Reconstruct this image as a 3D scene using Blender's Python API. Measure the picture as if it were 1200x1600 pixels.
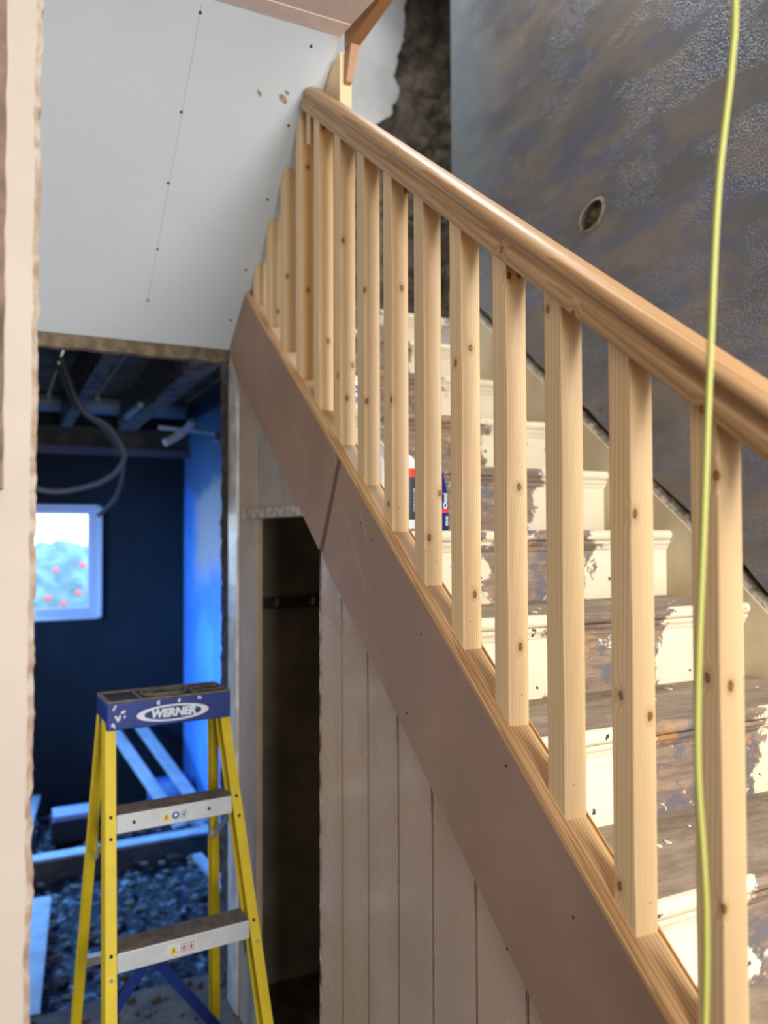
import bpy, bmesh, math, random
from mathutils import Vector, Matrix, noise
random.seed(7)
C = bpy.context.scene
for o in list(bpy.data.objects): bpy.data.objects.remove(o)

# ------------------------------------------------------------------ camera
cd = bpy.data.cameras.new('camera'); cam = bpy.data.objects.new('camera', cd); C.collection.objects.link(cam)
C.camera = cam
YAW, PIT, ROL = .4544, .0254, -.0034
fw = Vector((math.sin(YAW)*math.cos(PIT), math.cos(YAW)*math.cos(PIT), math.sin(PIT)))
rt = Vector((math.cos(YAW), -math.sin(YAW), 0)); up = rt.cross(fw)
r2 = rt*math.cos(ROL)+up*math.sin(ROL); u2 = -rt*math.sin(ROL)+up*math.cos(ROL)
M = Matrix((r2, u2, -fw)).transposed().to_4x4()
cam.matrix_world = M
cd.sensor_fit = 'HORIZONTAL'; cd.sensor_width = 36; cd.lens = 1231.07/1200*36
cd.clip_start = .02
cd.dof.use_dof = True; cd.dof.focus_distance = 1.42; cd.dof.aperture_fstop = 3.3

# ------------------------------------------------------------------ view and world
C.view_settings.view_transform = 'Standard'; C.view_settings.look = 'None'
C.view_settings.gamma = 1; C.view_settings.exposure = 0.75; C.view_settings.use_curve_mapping = False
W = bpy.data.worlds.new('world'); C.world = W; W.use_nodes = True
bg = W.node_tree.nodes['Background']; bg.inputs[0].default_value = (.93, .96, 1, 1); bg.inputs[1].default_value = 1.5

# ------------------------------------------------------------------ lights
def area(name, loc, target, size, power, col, sy=None, spread=180):
    l = bpy.data.lights.new(name, 'AREA'); l.energy = power; l.color = col; l.size = size
    l.spread = math.radians(spread)
    if sy: l.shape = 'RECTANGLE'; l.size_y = sy
    o = bpy.data.objects.new(name, l); C.collection.objects.link(o); o.location = loc
    o.rotation_euler = (Vector(target)-Vector(loc)).to_track_quat('-Z', 'Y').to_euler()
    return o
# daylight of the stair window, high up on the right behind the viewer
area('daylight_stair_window', (1.22, -1.50, .75), (1.1, 1.6, .1), .85, 58, (1, .975, .93), 1.3)
# added fill from the hall's left side for soffit, ladder and panelling
area('fill_hall_left', (-1.42, 1.95, -.25), (.6, 2.3, .2), .8, 11, (1, .98, .96), 1.7)
# added fill behind the viewer, mainly to brighten the sloping soffit
area('fill_behind_viewer', (.36, -1.56, -.1), (.45, 2.3, .2), .7, 34, (.97, .98, 1), 1.7)
# skylight over the upper stairs
area('daylight_skylight', (1.3, 2.2, 3.02), (1.25, 1.9, 0), 1.0, 26, (.97, .98, 1))
# daylight in the far blue room: its window and a second one to the left
area('daylight_room_window', (-.25, 5.35, -.18), (.5, 4.1, -1.75), .7, 24, (.16, .43, 1), .6, 100)
area('daylight_side_window', (-1.45, 4.1, -.1), (1.15, 5.0, -.75), .7, 17, (.20, .47, 1), .8, 60)

# ------------------------------------------------------------------ node helpers
def newmat(name):
    m = bpy.data.materials.new(name); m.use_nodes = True
    nt = m.node_tree; return m, nt, nt.nodes['Principled BSDF']
class N:
    def __init__(s, nt): s.nt = nt
    def __call__(s, t, ins={}, **kw):
        n = s.nt.nodes.new(t)
        for k, v in kw.items(): setattr(n, k, v)
        for k, v in ins.items(): s.put(n.inputs[k], v)
        return n
    def put(s, sock, v):
        if hasattr(v, 'is_output'): s.nt.links.new(v, sock)
        else: sock.default_value = v
    def math(s, op, a, b=0.0, c=0.0): return s('ShaderNodeMath', {0: a, 1: b, 2: c}, operation=op).outputs[0]
    def vmath(s, op, a, b=(0, 0, 0)): return s('ShaderNodeVectorMath', {0: a, 1: b}, operation=op).outputs[0]
    def mix(s, f, a, b):
        n = s('ShaderNodeMix', data_type='RGBA'); s.put(n.inputs[0], f)
        for i, v in ((6, a), (7, b)):
            s.put(n.inputs[i], v if hasattr(v, 'is_output') else (*v[:3], 1))
        return n.outputs[2]
    def ss(s, v, lo, hi, a=0.0, b=1.0):
        return s('ShaderNodeMapRange', {0: v, 1: lo, 2: hi, 3: a, 4: b}, interpolation_type='SMOOTHSTEP', clamp=True).outputs[0]
    def noise(s, vec, sc, det=3, rough=.5, dist=0.0):
        return s('ShaderNodeTexNoise', {'Vector': vec, 'Scale': sc, 'Detail': det, 'Roughness': rough, 'Distortion': dist}).outputs[0]
    def mapping(s, vec, loc=(0, 0, 0), rot=(0, 0, 0), sc=(1, 1, 1)):
        return s('ShaderNodeMapping', {0: vec, 1: loc, 2: rot, 3: sc}).outputs[0]
    def bump(s, h, st, dist=.01):
        return s('ShaderNodeBump', {'Strength': st, 'Distance': dist, 'Height': h}).outputs[0]

SL = math.atan(.756)
def pine(name, rot=0.0, light=(.84, .625, .35), dark=(.66, .405, .18), rough=.42, ringscale=80):
    m, nt, p = newmat(name); n = N(nt)
    tc = n('ShaderNodeTexCoord').outputs['Object']
    rnd = n('ShaderNodeObjectInfo').outputs['Random']
    off = n.vmath('SCALE', (3.1, 1.7, 5.3)); 
    sc = off.node; n.put(sc.inputs[3], rnd)
    v = n.mapping(tc, rot=(rot, .012, 0))
    v0 = n.vmath('ADD', v, off)
    v1 = n.mapping(v0, sc=(1, 1, .07))
    # knots placed per piece (object properties, local position + 10)
    kn = None; ring = None
    wob = n.noise(tc, 140, 1)
    for k in 'abcd':
        a = n('ShaderNodeAttribute', attribute_type='OBJECT', attribute_name='knot_'+k).outputs['Vector']
        d = n.vmath('SUBTRACT', n.vmath('ADD', tc, (10, 10, 10)), a)
        d = n.vmath('MULTIPLY', d, (1.5, 1.5, 1.0))
        L = n('ShaderNodeVectorMath', {0: d}, operation='LENGTH').outputs['Value']
        kn = L if kn is None else n.math('MINIMUM', kn, L)
    kn = n.math('ADD', kn, n.math('MULTIPLY', n.math('SUBTRACT', wob, .5), .004))
    infl = n.ss(kn, .002, .03, 1, 0)
    dis = n.math('MULTIPLY', infl, .003)
    v2 = n.vmath('ADD', v1, n('ShaderNodeCombineXYZ', {0: dis, 1: dis, 2: 0.0}).outputs[0])
    w = n('ShaderNodeTexWave', {'Vector': n.vmath('ADD', v2, (.05, .03, 0)), 'Scale': ringscale, 'Distortion': 1.6, 'Detail': 1.0, 'Detail Scale': .35}, wave_type='RINGS', rings_direction='Z', wave_profile='SAW').outputs[1]
    w = n.ss(w, .25, 1.0)
    fine = n.noise(n.mapping(v0, sc=(1, 1, .02)), 320, 2)
    f = n.math('ADD', n.math('MULTIPLY', w, .7), n.math('MULTIPLY', fine, .35))
    big = n.noise(n.mapping(v0, sc=(1, 1, .3)), 7, 2)
    f = n.math('ADD', f, n.math('MULTIPLY', n.math('SUBTRACT', big, .5), .35))
    col = n.mix(f, light, dark)
    tone = n.ss(rnd, 0, 1, .9, 1.06)
    col = n.mix(n.ss(kn, .0065, .020, .45, 0), col, (.50, .24, .08))
    col = n.mix(n.ss(kn, .0052, .0062, 1, 0), col, (.30, .115, .035))
    col = n.mix(n.ss(n.math('ABSOLUTE', n.math('SUBTRACT', kn, .0055)), .0004, .0013, .9, 0), col, (.05, .018, .010))
    hs = n('ShaderNodeHueSaturation', {'Color': col, 'Value': tone}).outputs[0]
    n.put(p.inputs['Base Color'], hs); p.inputs['Roughness'].default_value = rough
    n.put(p.inputs['Normal'], n.bump(f, .12, .002))
    return m

def plain(name, col, rough=.5, metal=0, var=.0, vs=8, bump=0, bs=60, col2=None, coat=0):
    m, nt, p = newmat(name); n = N(nt)
    tc = n('ShaderNodeTexCoord').outputs['Object']
    if var or col2:
        c2 = col2 or tuple(c*(1-var) for c in col)
        n.put(p.inputs['Base Color'], n.mix(n.ss(n.noise(tc, vs, 5, .6), .35, .65), col, c2))
    else: p.inputs['Base Color'].default_value = (*col, 1)
    p.inputs['Roughness'].default_value = rough; p.inputs['Metallic'].default_value = metal
    if bump: n.put(p.inputs['Normal'], n.bump(n.noise(tc, bs, 4, .6), bump, .004))
    if coat: p.inputs['Coat Weight'].default_value = coat
    return m

PINE = pine('pine_upright')
PINE_S = pine('pine_sloping', rot=math.pi/2-SL, light=(.68, .42, .19), dark=(.38, .175, .06), ringscale=85)
PINE_H = pine('pine_handrail', rot=math.pi/2-SL, light=(.58, .365, .175), dark=(.36, .18, .065), rough=.42, ringscale=58)
PINE_F = pine('pine_fillet', rot=math.pi/2-SL, light=(.72, .49, .25), dark=(.46, .24, .085), ringscale=60)
PINE_B = pine('brown_timber', rot=math.pi/2, light=(.50, .25, .10), dark=(.30, .13, .05))
MDF = plain('primed_board', (.345, .215, .150), .55, var=.14, vs=5, bump=.05, bs=200)
MDF_J = plain('board_joint', (.17, .105, .078), .6, var=.2, vs=40)
CREAM = plain('cream_gloss', (.62, .51, .37), .35, var=.15, vs=4, coat=.3)
SCREW = plain('dark_screw', (.02, .02, .022), .5)
PBOARD = plain('grey_plasterboard', (.585, .625, .655), .85, var=.05, vs=2, bump=.05, bs=150)
PINKB = plain('pink_board', (.82, .66, .57), .8, var=.12, vs=9)
PINKE = plain('pink_edge', (.93, .74, .65), .7, var=.1, vs=14)
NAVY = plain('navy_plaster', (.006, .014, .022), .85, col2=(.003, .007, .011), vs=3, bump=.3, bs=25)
DARK = plain('dark_interior', (.34, .27, .20), .9, var=.3, vs=6)

# ------------------------------------------------------------------ mesh helpers
def link(o, parent=None):
    C.collection.objects.link(o)
    if parent: o.parent = parent
    return o
def obj(name, bm, mat, parent=None, loc=(0, 0, 0), smooth=False):
    bmesh.ops.recalc_face_normals(bm, faces=bm.faces)
    me = bpy.data.meshes.new(name); bm.to_mesh(me); bm.free()
    for m in (mat if isinstance(mat, (list, tuple)) else [mat]): me.materials.append(m)
    if smooth:
        for p in me.polygons: p.use_smooth = True
        try: me.set_sharp_from_angle(angle=math.radians(35))
        except Exception: pass
    o = bpy.data.objects.new(name, me); o.location = loc
    return link(o, parent)
def thing(name, label, cat, loc=(0, 0, 0), rz=0, group=None):
    o = bpy.data.objects.new(name, None); C.collection.objects.link(o)
    o.location = loc; o.rotation_euler = (0, 0, rz); o.empty_display_size = .1
    return tag(o, label, cat, group)
def tag(o, label, cat, group=None):
    o['label'] = label; o['category'] = cat
    if group: o['group'] = group
    return o
def struct(name, bm, mat, smooth=False):
    o = obj(name, bm, mat, smooth=smooth); o['kind'] = 'structure'; return o
def box(bm, x0, x1, y0, y1, z0, z1, bev=0, seg=2):
    vs = [bm.verts.new((x, y, z)) for x in (x0, x1) for y in (y0, y1) for z in (z0, z1)]
    fs = [bm.faces.new([vs[i] for i in q]) for q in ((0, 1, 3, 2), (4, 6, 7, 5), (0, 4, 5, 1), (2, 3, 7, 6), (0, 2, 6, 4), (1, 5, 7, 3))]
    if bev:
        es = list({e for f in fs for e in f.edges})
        bmesh.ops.bevel(bm, geom=es, offset=bev, segments=seg, affect='EDGES', profile=.5)
    return bm
def B(*a, **k): return box(bmesh.new(), *a, **k)
def hexa(bm, pts, bev=0):           # 8 points: bottom ring 4, top ring 4
    v = [bm.verts.new(p) for p in pts]
    fs = [bm.faces.new([v[i] for i in q]) for q in ((0, 3, 2, 1), (4, 5, 6, 7), (0, 1, 5, 4), (1, 2, 6, 5), (2, 3, 7, 6), (3, 0, 4, 7))]
    if bev: bmesh.ops.bevel(bm, geom=list({e for f in fs for e in f.edges}), offset=bev, segments=2, affect='EDGES')
    return bm
def beam(bm, p, q, w, h, upv=(0, 0, 1), bev=0):   # rectangular bar between two points
    p, q = Vector(p), Vector(q); d = (q-p).normalized(); s = d.cross(Vector(upv)).normalized(); t = s.cross(d).normalized()
    ring = [(-1, -1), (1, -1), (1, 1), (-1, 1)]
    return hexa(bm, [p+s*a*w/2+t*b*h/2 for a, b in ring]+[q+s*a*w/2+t*b*h/2 for a, b in ring], bev)
def tube(bm, pts, r, seg=10, closed=False):
    pts = [Vector(p) for p in pts]; rings = []; n = len(pts); nrm = None
    for i, p in enumerate(pts):
        if closed: d = (pts[(i+1) % n]-pts[i-1]).normalized()
        else: d = (pts[min(i+1, n-1)]-pts[max(i-1, 0)]).normalized()
        if nrm is None: nrm = d.orthogonal().normalized()
        nrm = (nrm-d*nrm.dot(d)).normalized(); b = d.cross(nrm)
        rr = r[i] if isinstance(r, (list, tuple)) else r
        rings.append([bm.verts.new(p+(nrm*math.cos(2*math.pi*k/seg)+b*math.sin(2*math.pi*k/seg))*rr) for k in range(seg)])
    for i in range(n-1 if not closed else n):
        a, b = rings[i], rings[(i+1) % n]
        for k in range(seg): bm.faces.new((a[k], a[(k+1) % seg], b[(k+1) % seg], b[k]))
    if not closed: bm.faces.new(rings[0][::-1]); bm.faces.new(rings[-1])
    return bm
def spline(pts, n=8):
    P = [Vector(p) for p in pts]; P = [P[0]*2-P[1]]+P+[P[-1]*2-P[-2]]; out = []
    for i in range(1, len(P)-2):
        a, b, c, d = P[i-1:i+3]
        for k in range(n):
            t = k/n; out.append(.5*((2*b)+(c-a)*t+(2*a-5*b+4*c-d)*t*t+(3*b-a-3*c+d)*t**3))
    out.append(P[-2]); return out
def lathe(bm, prof, c=(0, 0, 0), seg=24):
    c = Vector(c); rings = []
    for r, z in prof: rings.append([bm.verts.new(c+Vector((r*math.cos(2*math.pi*k/seg), r*math.sin(2*math.pi*k/seg), z))) for k in range(seg)])
    for a, b in zip(rings, rings[1:]):
        for k in range(seg): bm.faces.new((a[k], a[(k+1) % seg], b[(k+1) % seg], b[k]))
    bm.faces.new(rings[0][::-1]); bm.faces.new(rings[-1]); return bm
def prism(bm, poly, ax, a, b):      # polygon in the plane normal to ax, extruded a..b
    def mk(u, v, w): return {0: (w, u, v), 1: (u, w, v), 2: (u, v, w)}[ax]
    A = [bm.verts.new(mk(u, v, a)) for u, v in poly]; D = [bm.verts.new(mk(u, v, b)) for u, v in poly]
    bm.faces.new(A); bm.faces.new(D[::-1]); n = len(poly)
    for i in range(n): bm.faces.new((A[i], D[i], D[(i+1) % n], A[(i+1) % n]))
    return bm
def disc(c, axis, r, t=.0015, seg=14):
    bm = bmesh.new(); c = Vector(c); a = Vector(axis).normalized()
    return tube(bm, [c-a*.001, c+a*t], r, seg)
def text_mesh(s, size, extrude=.0006, bold=.0, shear=0):
    cu = bpy.data.curves.new('t', 'FONT'); cu.body = s; cu.size = size; cu.extrude = extrude; cu.offset = bold; cu.shear = shear
    cu.align_x = 'CENTER'; cu.align_y = 'CENTER'; cu.resolution_u = 3
    o = bpy.data.objects.new('t', cu); C.collection.objects.link(o)
    bpy.context.view_layer.update()
    me = bpy.data.meshes.new_from_object(o.evaluated_get(bpy.context.evaluated_depsgraph_get()))
    bpy.data.objects.remove(o); return me
def lettering(name, s, size, mat, parent, X, Yv, loc, **k):   # X: reading direction, Yv: up of letters
    me = text_mesh(s, size, **k); X = Vector(X).normalized(); Yv = Vector(Yv); Yv = (Yv-X*Yv.dot(X)).normalized()
    R = Matrix((X, Yv, X.cross(Yv))).transposed().to_4x4(); R.translation = Vector(loc)
    me.transform(R); me.materials.append(mat); o = bpy.data.objects.new(name, me); return link(o, parent)
def grid_wall(p0, du, dv, nu, nv, fn):
    bm = bmesh.new(); p0, du, dv = Vector(p0), Vector(du), Vector(dv); nrm = du.cross(dv).normalized(); V = []
    for j in range(nv+1):
        for i in range(nu+1):
            p = p0+du*i/nu+dv*j/nv; V.append(bm.verts.new(p+nrm*fn(p, i/nu, j/nv)))
    for j in range(nv):
        for i in range(nu):
            a = j*(nu+1)+i; bm.faces.new((V[a], V[a+1], V[a+nu+2], V[a+nu+1]))
    return bm

# ------------------------------------------------------------------ key lines of the stair (y across the flight, z up)
SLOPE = .756
railz = lambda y: -1.1462+SLOPE*y          # outer bottom edge of the base rail
handz = lambda y: -.3616+SLOPE*y           # bottom edge of the handrail
soffz = lambda y: 2.617-.7083*y            # sloping plasterboard soffit
def y_meet(line0, dz): return (2.617-(line0+dz))/(SLOPE+.7083)
FZ = -1.65

# ================================================================== SETTING
struct('floor', B(-1.6, 1.7, -1.6, 2.98, FZ-.12, FZ), plain('dusty_boards', (.13, .098, .068), .9, var=.55, vs=12, bump=.5, bs=40))
m, nt, p = newmat('rubble_floor'); n = N(nt); tc = n('ShaderNodeTexCoord').outputs['Object']
nz = n.noise(tc, 16, 8, .75)
n.put(p.inputs['Base Color'], n.mix(n.ss(nz, .50, .64), (.018, .022, .028), (.48, .54, .62)))
n.put(p.inputs['Roughness'], n.ss(nz, .4, .6, .3, .8)); n.put(p.inputs['Normal'], n.bump(nz, 1, .05))
bm = grid_wall((-1.6, 2.9, -1.8), (3.2, 0, 0), (0, 2.9, 0), 90, 90, lambda p, i, j: .05*noise.noise(p*9)+.03*noise.noise(p*25))
struct('floor_far_room', bm, m)

# --- right wall: plaster coat over masonry
m, nt, p = newmat('stripped_plaster'); n = N(nt); tc = n('ShaderNodeTexCoord').outputs['Object']
st = n.mapping(tc, rot=(math.radians(38), 0, 0), sc=(1, 1.0, 2.2))
a1 = n.noise(st, 2.3, 5, .62, .4); a2 = n.noise(n.vmath('ADD', st, (4, 2, 7)), 3.4, 6, .65, .3); fine = n.noise(tc, 30, 5, .7)
c = n.mix(n.ss(a1, .38, .62), (.105, .104, .108), (.180, .150, .125))
blu = n.ss(a2, .50, .60); c = n.mix(n.math('MULTIPLY', blu, .5), c, (.085, .105, .175))
c = n.mix(n.ss(n.noise(tc, 5, 6, .7), .58, .72, 0, .6), c, (.27, .20, .14))
sx = n('ShaderNodeSeparateXYZ', {0: tc})
edge = n.ss(n.math('ADD', sx.outputs[1], n.math('MULTIPLY', a1, .5)), 2.55, 3.05)
c = n.mix(n.math('MULTIPLY', edge, .7), c, (.21, .26, .30))
c = n.mix(n.ss(fine, .64, .74, 0, .55), c, (.34, .27, .20))
PB_ = c
pim = n.noise(tc, 210, 2, .5); pm = n.noise(n.vmath('ADD', st, (1, 9, 3)), 3.0, 3, .5)
pit = n.math('MULTIPLY', n.ss(pim, .45, .7), n.ss(n.math('SUBTRACT', pm, n.math('MULTIPLY', sx.outputs[1], .06)), .36, .46))
n.put(p.inputs['Base Color'], n.mix(n.math('MULTIPLY', pit, .65), PB_, (.17, .21, .30)))  # bluish sky glints on the pimples mixed into the base colour
n.put(p.inputs['Roughness'], n.ss(pm, .45, .65, .5, .25))
hgt = n.math('ADD', pit, n.math('MULTIPLY', fine, .35))
n.put(p.inputs['Normal'], n.bump(hgt, .55, .0025))
STRIP = m
strY = [(.3, -1.0), (1.0, -.44), (1.312, -.203), (1.544, -.001), (1.849, .244), (2.175, .506), (2.8, 1.0)]
def strz(y):
    for (a, b), (c_, d) in zip(strY, strY[1:]):
        if y <= c_: return b+(d-b)*(y-a)/(c_-a)
    return strY[-1][1]
low = []
y = .3
while y < 2.785:
    low.append((y, strz(y)+.05+.028*noise.noise((y*7, 3, 0))+.018*noise.noise((y*31, 1, 0)))); y += .03
bm = prism(bmesh.new(), [(-1.6, -1.6)]+low+[(2.785, strz(2.785)+.04), (2.785, 3.1), (-1.6, 3.1)], 0, 1.678, 1.715)
wall = struct('wall_right', bm, STRIP)
# ragged hole knocked in the plaster
hb = bmesh.new(); hp = []
for k in range(22):
    a = 2*math.pi*k/22; rr = 1+.16*noise.noise((math.cos(a)*2, math.sin(a)*2, 5))
    hp.append((1.930+.052*rr*math.cos(a)-.012*math.sin(a), 1.0+.040*rr*math.sin(a)))
prism(hb, hp, 0, 1.6, 1.8); bmesh.ops.recalc_face_normals(hb, faces=hb.faces)
cm = bpy.data.meshes.new('cut'); hb.to_mesh(cm); hb.free(); co = bpy.data.objects.new('cut', cm); link(co)
md = wall.modifiers.new('b', 'BOOLEAN'); md.object = co; md.operation = 'DIFFERENCE'
bpy.context.view_layer.update()
nm = bpy.data.meshes.new_from_object(wall.evaluated_get(bpy.context.evaluated_depsgraph_get()))
wall.modifiers.clear(); wall.data = nm; bpy.data.objects.remove(co)
bm = bmesh.new()
hr = [hp, [(1.930+(a-1.930)*1.22, 1.0+(b-1.0)*1.22) for a, b in hp]]
V = [[bm.verts.new((x, a, b)) for a, b in ring] for ring, x in ((hr[0], 1.712), (hr[0], 1.674), (hr[1], 1.6775))]
for a, b in zip(V, V[1:]):
    for k in range(22): bm.faces.new((a[k], a[(k+1) % 22], b[(k+1) % 22], b[k]))
rim = obj('hole_edge', bm, plain('crumbly_render', (.30, .23, .15), .95, var=.4, vs=40, bump=.8, bs=120), wall)
bm = grid_wall((1.708, 1.99, .93), (0, -.125, 0), (0, 0, .14), 24, 28, lambda p, i, j: .016*max(0, noise.noise(p*30+Vector((3, 1, 0))))+.014*max(0, i+j-.75))
obj('hole_fill', bm, plain('crumbly_infill', (.26, .20, .13), .95, col2=(.04, .03, .025), vs=40, bump=.8, bs=120), wall)
rim['label'] = 'crumbling beige edge of the hole'
MAS = plain('bare_masonry', (.05, .042, .036), .95, var=.5, vs=25, bump=.8, bs=50)
struct('wall_right_masonry', B(1.722, 1.85, -1.6, 2.785, -1.65, 3.1), MAS)

# --- stone wall over the landing with a skirt of old plaster
m, nt, p = newmat('rubble_stone'); n = N(nt); tc = n('ShaderNodeTexCoord').outputs['Object']
a = n.noise(tc, 7, 8, .7); c = n.mix(n.ss(a, .35, .7), (.10, .08, .062), (.34, .28, .21)); n.put(p.inputs['Base Color'], c)
p.inputs['Roughness'].default_value = .95; n.put(p.inputs['Normal'], n.bump(n.noise(tc, 22, 6, .7), .9, .03))
def stone(p, i, j):
    q = Vector((p.x*5.5+.6*p.z, 0, p.z*9-p.x*2)); d, _ = noise.voronoi(q, distance_metric='DISTANCE')
    return -min(.022, .07*(d[1]-d[0]))-.03*noise.fractal(p*5, 1, 2, 5)
bm = grid_wall((1.5, 3.66, .905), (0, 0, 2.4), (1.5, 0, 0), 170, 110, lambda p, i, j: stone(p, i, j))
bmesh.ops.recalc_face_normals(bm, faces=bm.faces)
struct('wall_back_stone', bm, m, smooth=True)
ctrl = [(1.89, 3.2), (1.87, 2.7), (1.84, 2.5), (1.81, 2.36), (1.83, 2.28), (1.815, 2.2), (1.76, 2.12), (1.66, 2.04), (1.5, 1.98), (1.2, 1.95)]
poly = [(1.2, 3.2)]; cp = [Vector((a, 0, b)) for a, b in ctrl]
for q in spline(cp, 14): poly.append((q.x+.018*noise.noise((q.z*18, q.x*10, 1))+.012*noise.noise((q.z*50, 4, 1)), q.z))
bm = prism(bmesh.new(), poly, 1, 3.565, 3.61)
struct('wall_back_plaster', bm, plain('grey_plaster', (.50, .50, .50), .8, var=.22, vs=3, bump=.2, bs=20))
struct('wall_right_return', B(1.722, 2.7, 2.70, 2.785, .91, 3.1), STRIP)
struct('wall_landing_side', B(2.71, 2.78, 2.7, 3.75, .91, 3.2), MAS)
struct('wall_back_masonry', B(.6, 2.8, 3.72, 3.8, .91, 3.3), MAS)

# --- sloping plasterboard soffit, with its screws and pencil line
bm = bmesh.new()
y0, y1 = 1.868, 2.77
hexa(bm, [(-.9, y0, soffz(y0)), (.79, y0, soffz(y0)), (.79, y1, soffz(y1)), (-.9, y1, soffz(y1)),
          (-.9, y0+.008, soffz(y0)+.0125), (.79, y0+.008, soffz(y0)+.0125), (.79, y1+.008, soffz(y1)+.0125), (-.9, y1+.008, soffz(y1)+.0125)])
ceil = struct('ceiling', bm, PBOARD)
nrm = Vector((0, -.7083, -1)).normalized()
for x, y in ((.432, 1.899), (.429, 2.106), (.428, 2.279), (.431, 2.463), (.429, 2.626), (.722, 1.903), (.722, 2.081), (.722, 2.273), (.716, 2.487), (.712, 2.66)):
    obj('screw', disc((x, y, soffz(y)), nrm, .0042, .0006), SCREW, ceil)
bm = bmesh.new()
beam(bm, Vector((.432, 1.88, soffz(1.88)))+nrm*.0002, Vector((.429, 2.67, soffz(2.67)))+nrm*.0002, .0011, .0006)
o = obj('pencil_line', bm, plain('pencil', (.36, .38, .41), .8), ceil)
SCUFF = plain('brown_scuff', (.42, .30, .20), .9, var=.3, vs=60)
for x, y, w, h in ((.62, 2.025, .006, .018), (.688, 2.026, .011, .026), (.693, 2.01, .006, .012)):
    bm = bmesh.new(); c0 = Vector((x, y, soffz(y)))+nrm*.0006; ty = Vector((0, 1, -.7083)).normalized()
    ring = []
    for k in range(16):
        a = 2*math.pi*k/16; rr = 1+.5*noise.noise((a*1.3, x*30, y*9)); ring.append(bm.verts.new(c0+Vector((1, 0, 0))*w*rr*math.cos(a)+ty*h*.5*rr*math.sin(a)+Vector((1, 0, 0))*w*.8*math.sin(a)))
    bm.faces.new(ring); o = obj('torn_paper_patch', bm, SCUFF, ceil); o['label'] = 'small torn brown patch in the board paper'
# timber edge along the bottom of the soffit
bm = bmesh.new(); N_ = 60; prev = None
for k in range(N_+1):
    x = -.6+1.345*k/N_; j = .006*noise.noise((x*14, 0, 2)); ring = [bm.verts.new(v) for v in ((x, 2.778, .655+j*.4), (x, 2.778, .612+j), (x, 2.80, .608+j), (x, 2.82, .66), (x, 2.80, .68))]
    if prev:
        for i in range(5): bm.faces.new((prev[i], prev[(i+1) % 5], ring[(i+1) % 5], ring[i]))
    else: bm.faces.new(ring)
    prev = ring
bm.faces.new(prev[::-1])
struct('trim_1', bm, plain('old_brown_batten', (.20, .145, .09), .8, var=.5, vs=30, bump=.5, bs=60))

# --- underside of the landing above
bm = bmesh.new()
zc = lambda y: 1.294-.154*(1.868-y)
hexa(bm, [(-.9, .9, zc(.9)), (.79, .9, zc(.9)), (.79, 1.80, zc(1.80)), (-.9, 1.80, zc(1.80)), (-.9, .9, zc(.9)+.02), (.79, .9, zc(.9)+.02), (.79, 1.80, zc(1.80)+.02), (-.9, 1.80, zc(1.80)+.02)])
struct('ceiling_landing', bm, PINKB)
bm = bmesh.new()
hexa(bm, [(-.9, 1.796, zc(1.8)-.003), (.79, 1.796, zc(1.8)-.003), (.79, 1.866, 1.292), (-.9, 1.866, 1.292), (-.9, 1.796, zc(1.8)+.022), (.79, 1.796, zc(1.8)+.022), (.79, 1.87, 1.33), (-.9, 1.87, 1.33)])
struct('trim_2', bm, PINKE)
# landing edge timber running beside that ceiling and its short return down the post
bm = bmesh.new(); box(bm, .803, .832, .85, 1.872, 1.262, 1.36, bev=.002)
struct('trim_3', bm, PINE_B)

# --- the side of the hall the viewer stands in
LIM = plain('old_limewash', (.20, .165, .135), .9, var=.3, vs=3)
bm = bmesh.new(); box(bm, -1.62, .72, -1.72, -1.6, FZ, 1.3); box(bm, .72, 1.72, -1.72, -1.6, FZ, .05); box(bm, .72, 1.72, -1.72, -1.6, 1.45, 3.1)
struct('wall_rear', bm, LIM)
struct('wall_left', B(-1.62, -1.5, -1.72, .9, FZ, 1.3), LIM)
struct('ceiling_hall', B(-1.62, .79, -1.72, .9, zc(.9), zc(.9)+.03), PINKB)
struct('wall_stairwell_left', B(.70, .79, -1.72, 1.80, 1.36, 3.1), LIM)
bm = bmesh.new(); box(bm, .70, 2.8, -1.72, 1.6, 3.1, 3.2); box(bm, .70, 2.8, 2.8, 3.8, 3.1, 3.2); box(bm, 1.8, 2.8, 1.6, 2.8, 3.1, 3.2); struct('ceiling_stairwell', bm, LIM)
struct('wall_upper_left', B(.70, .79, 1.95, 3.75, soffz(1.95)+.08, 3.1), LIM)
struct('wall_upper_head', B(-1.6, .79, 2.83, 2.86, .96, 3.1), LIM)

# --- near door lining at the left (rough plaster edge)
bm = bmesh.new(); prev = None; nn = 420
for k in range(nn+1):
    z = -1.65+3.2*k/nn
    j = .0035*noise.noise((0, z*40, 3))+.003*noise.noise((0, z*11, 8))+.002*noise.noise((0, z*90, 5))
    e = .0385+.003*(z/.63 if abs(z) < 1 else 1)
    ring = [bm.verts.new(v) for v in ((-.9, 1.0, z), (e-.007+j*.6, 1.0, z), (e+j, 1.006+abs(j), z), (e-.002-j, 1.13, z), (-.9, 1.13, z))]
    if prev:
        for i in range(5):
            f = bm.faces.new((prev[i], prev[(i+1) % 5], ring[(i+1) % 5], ring[i]))
            if i == 1 or i == 2: f.material_index = 1
    else: bm.faces.new(ring)
    prev = ring
bm.faces.new(prev[::-1])
struct('wall_near', bm, [plain('cream_plaster', (.44, .375, .31), .7, var=.07, vs=6), plain('ragged_plaster_edge', (.26, .17, .11), .9, col2=(.44, .37, .30), vs=30)])
bm = bmesh.new(); zz = -1.6; prev = None
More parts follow.
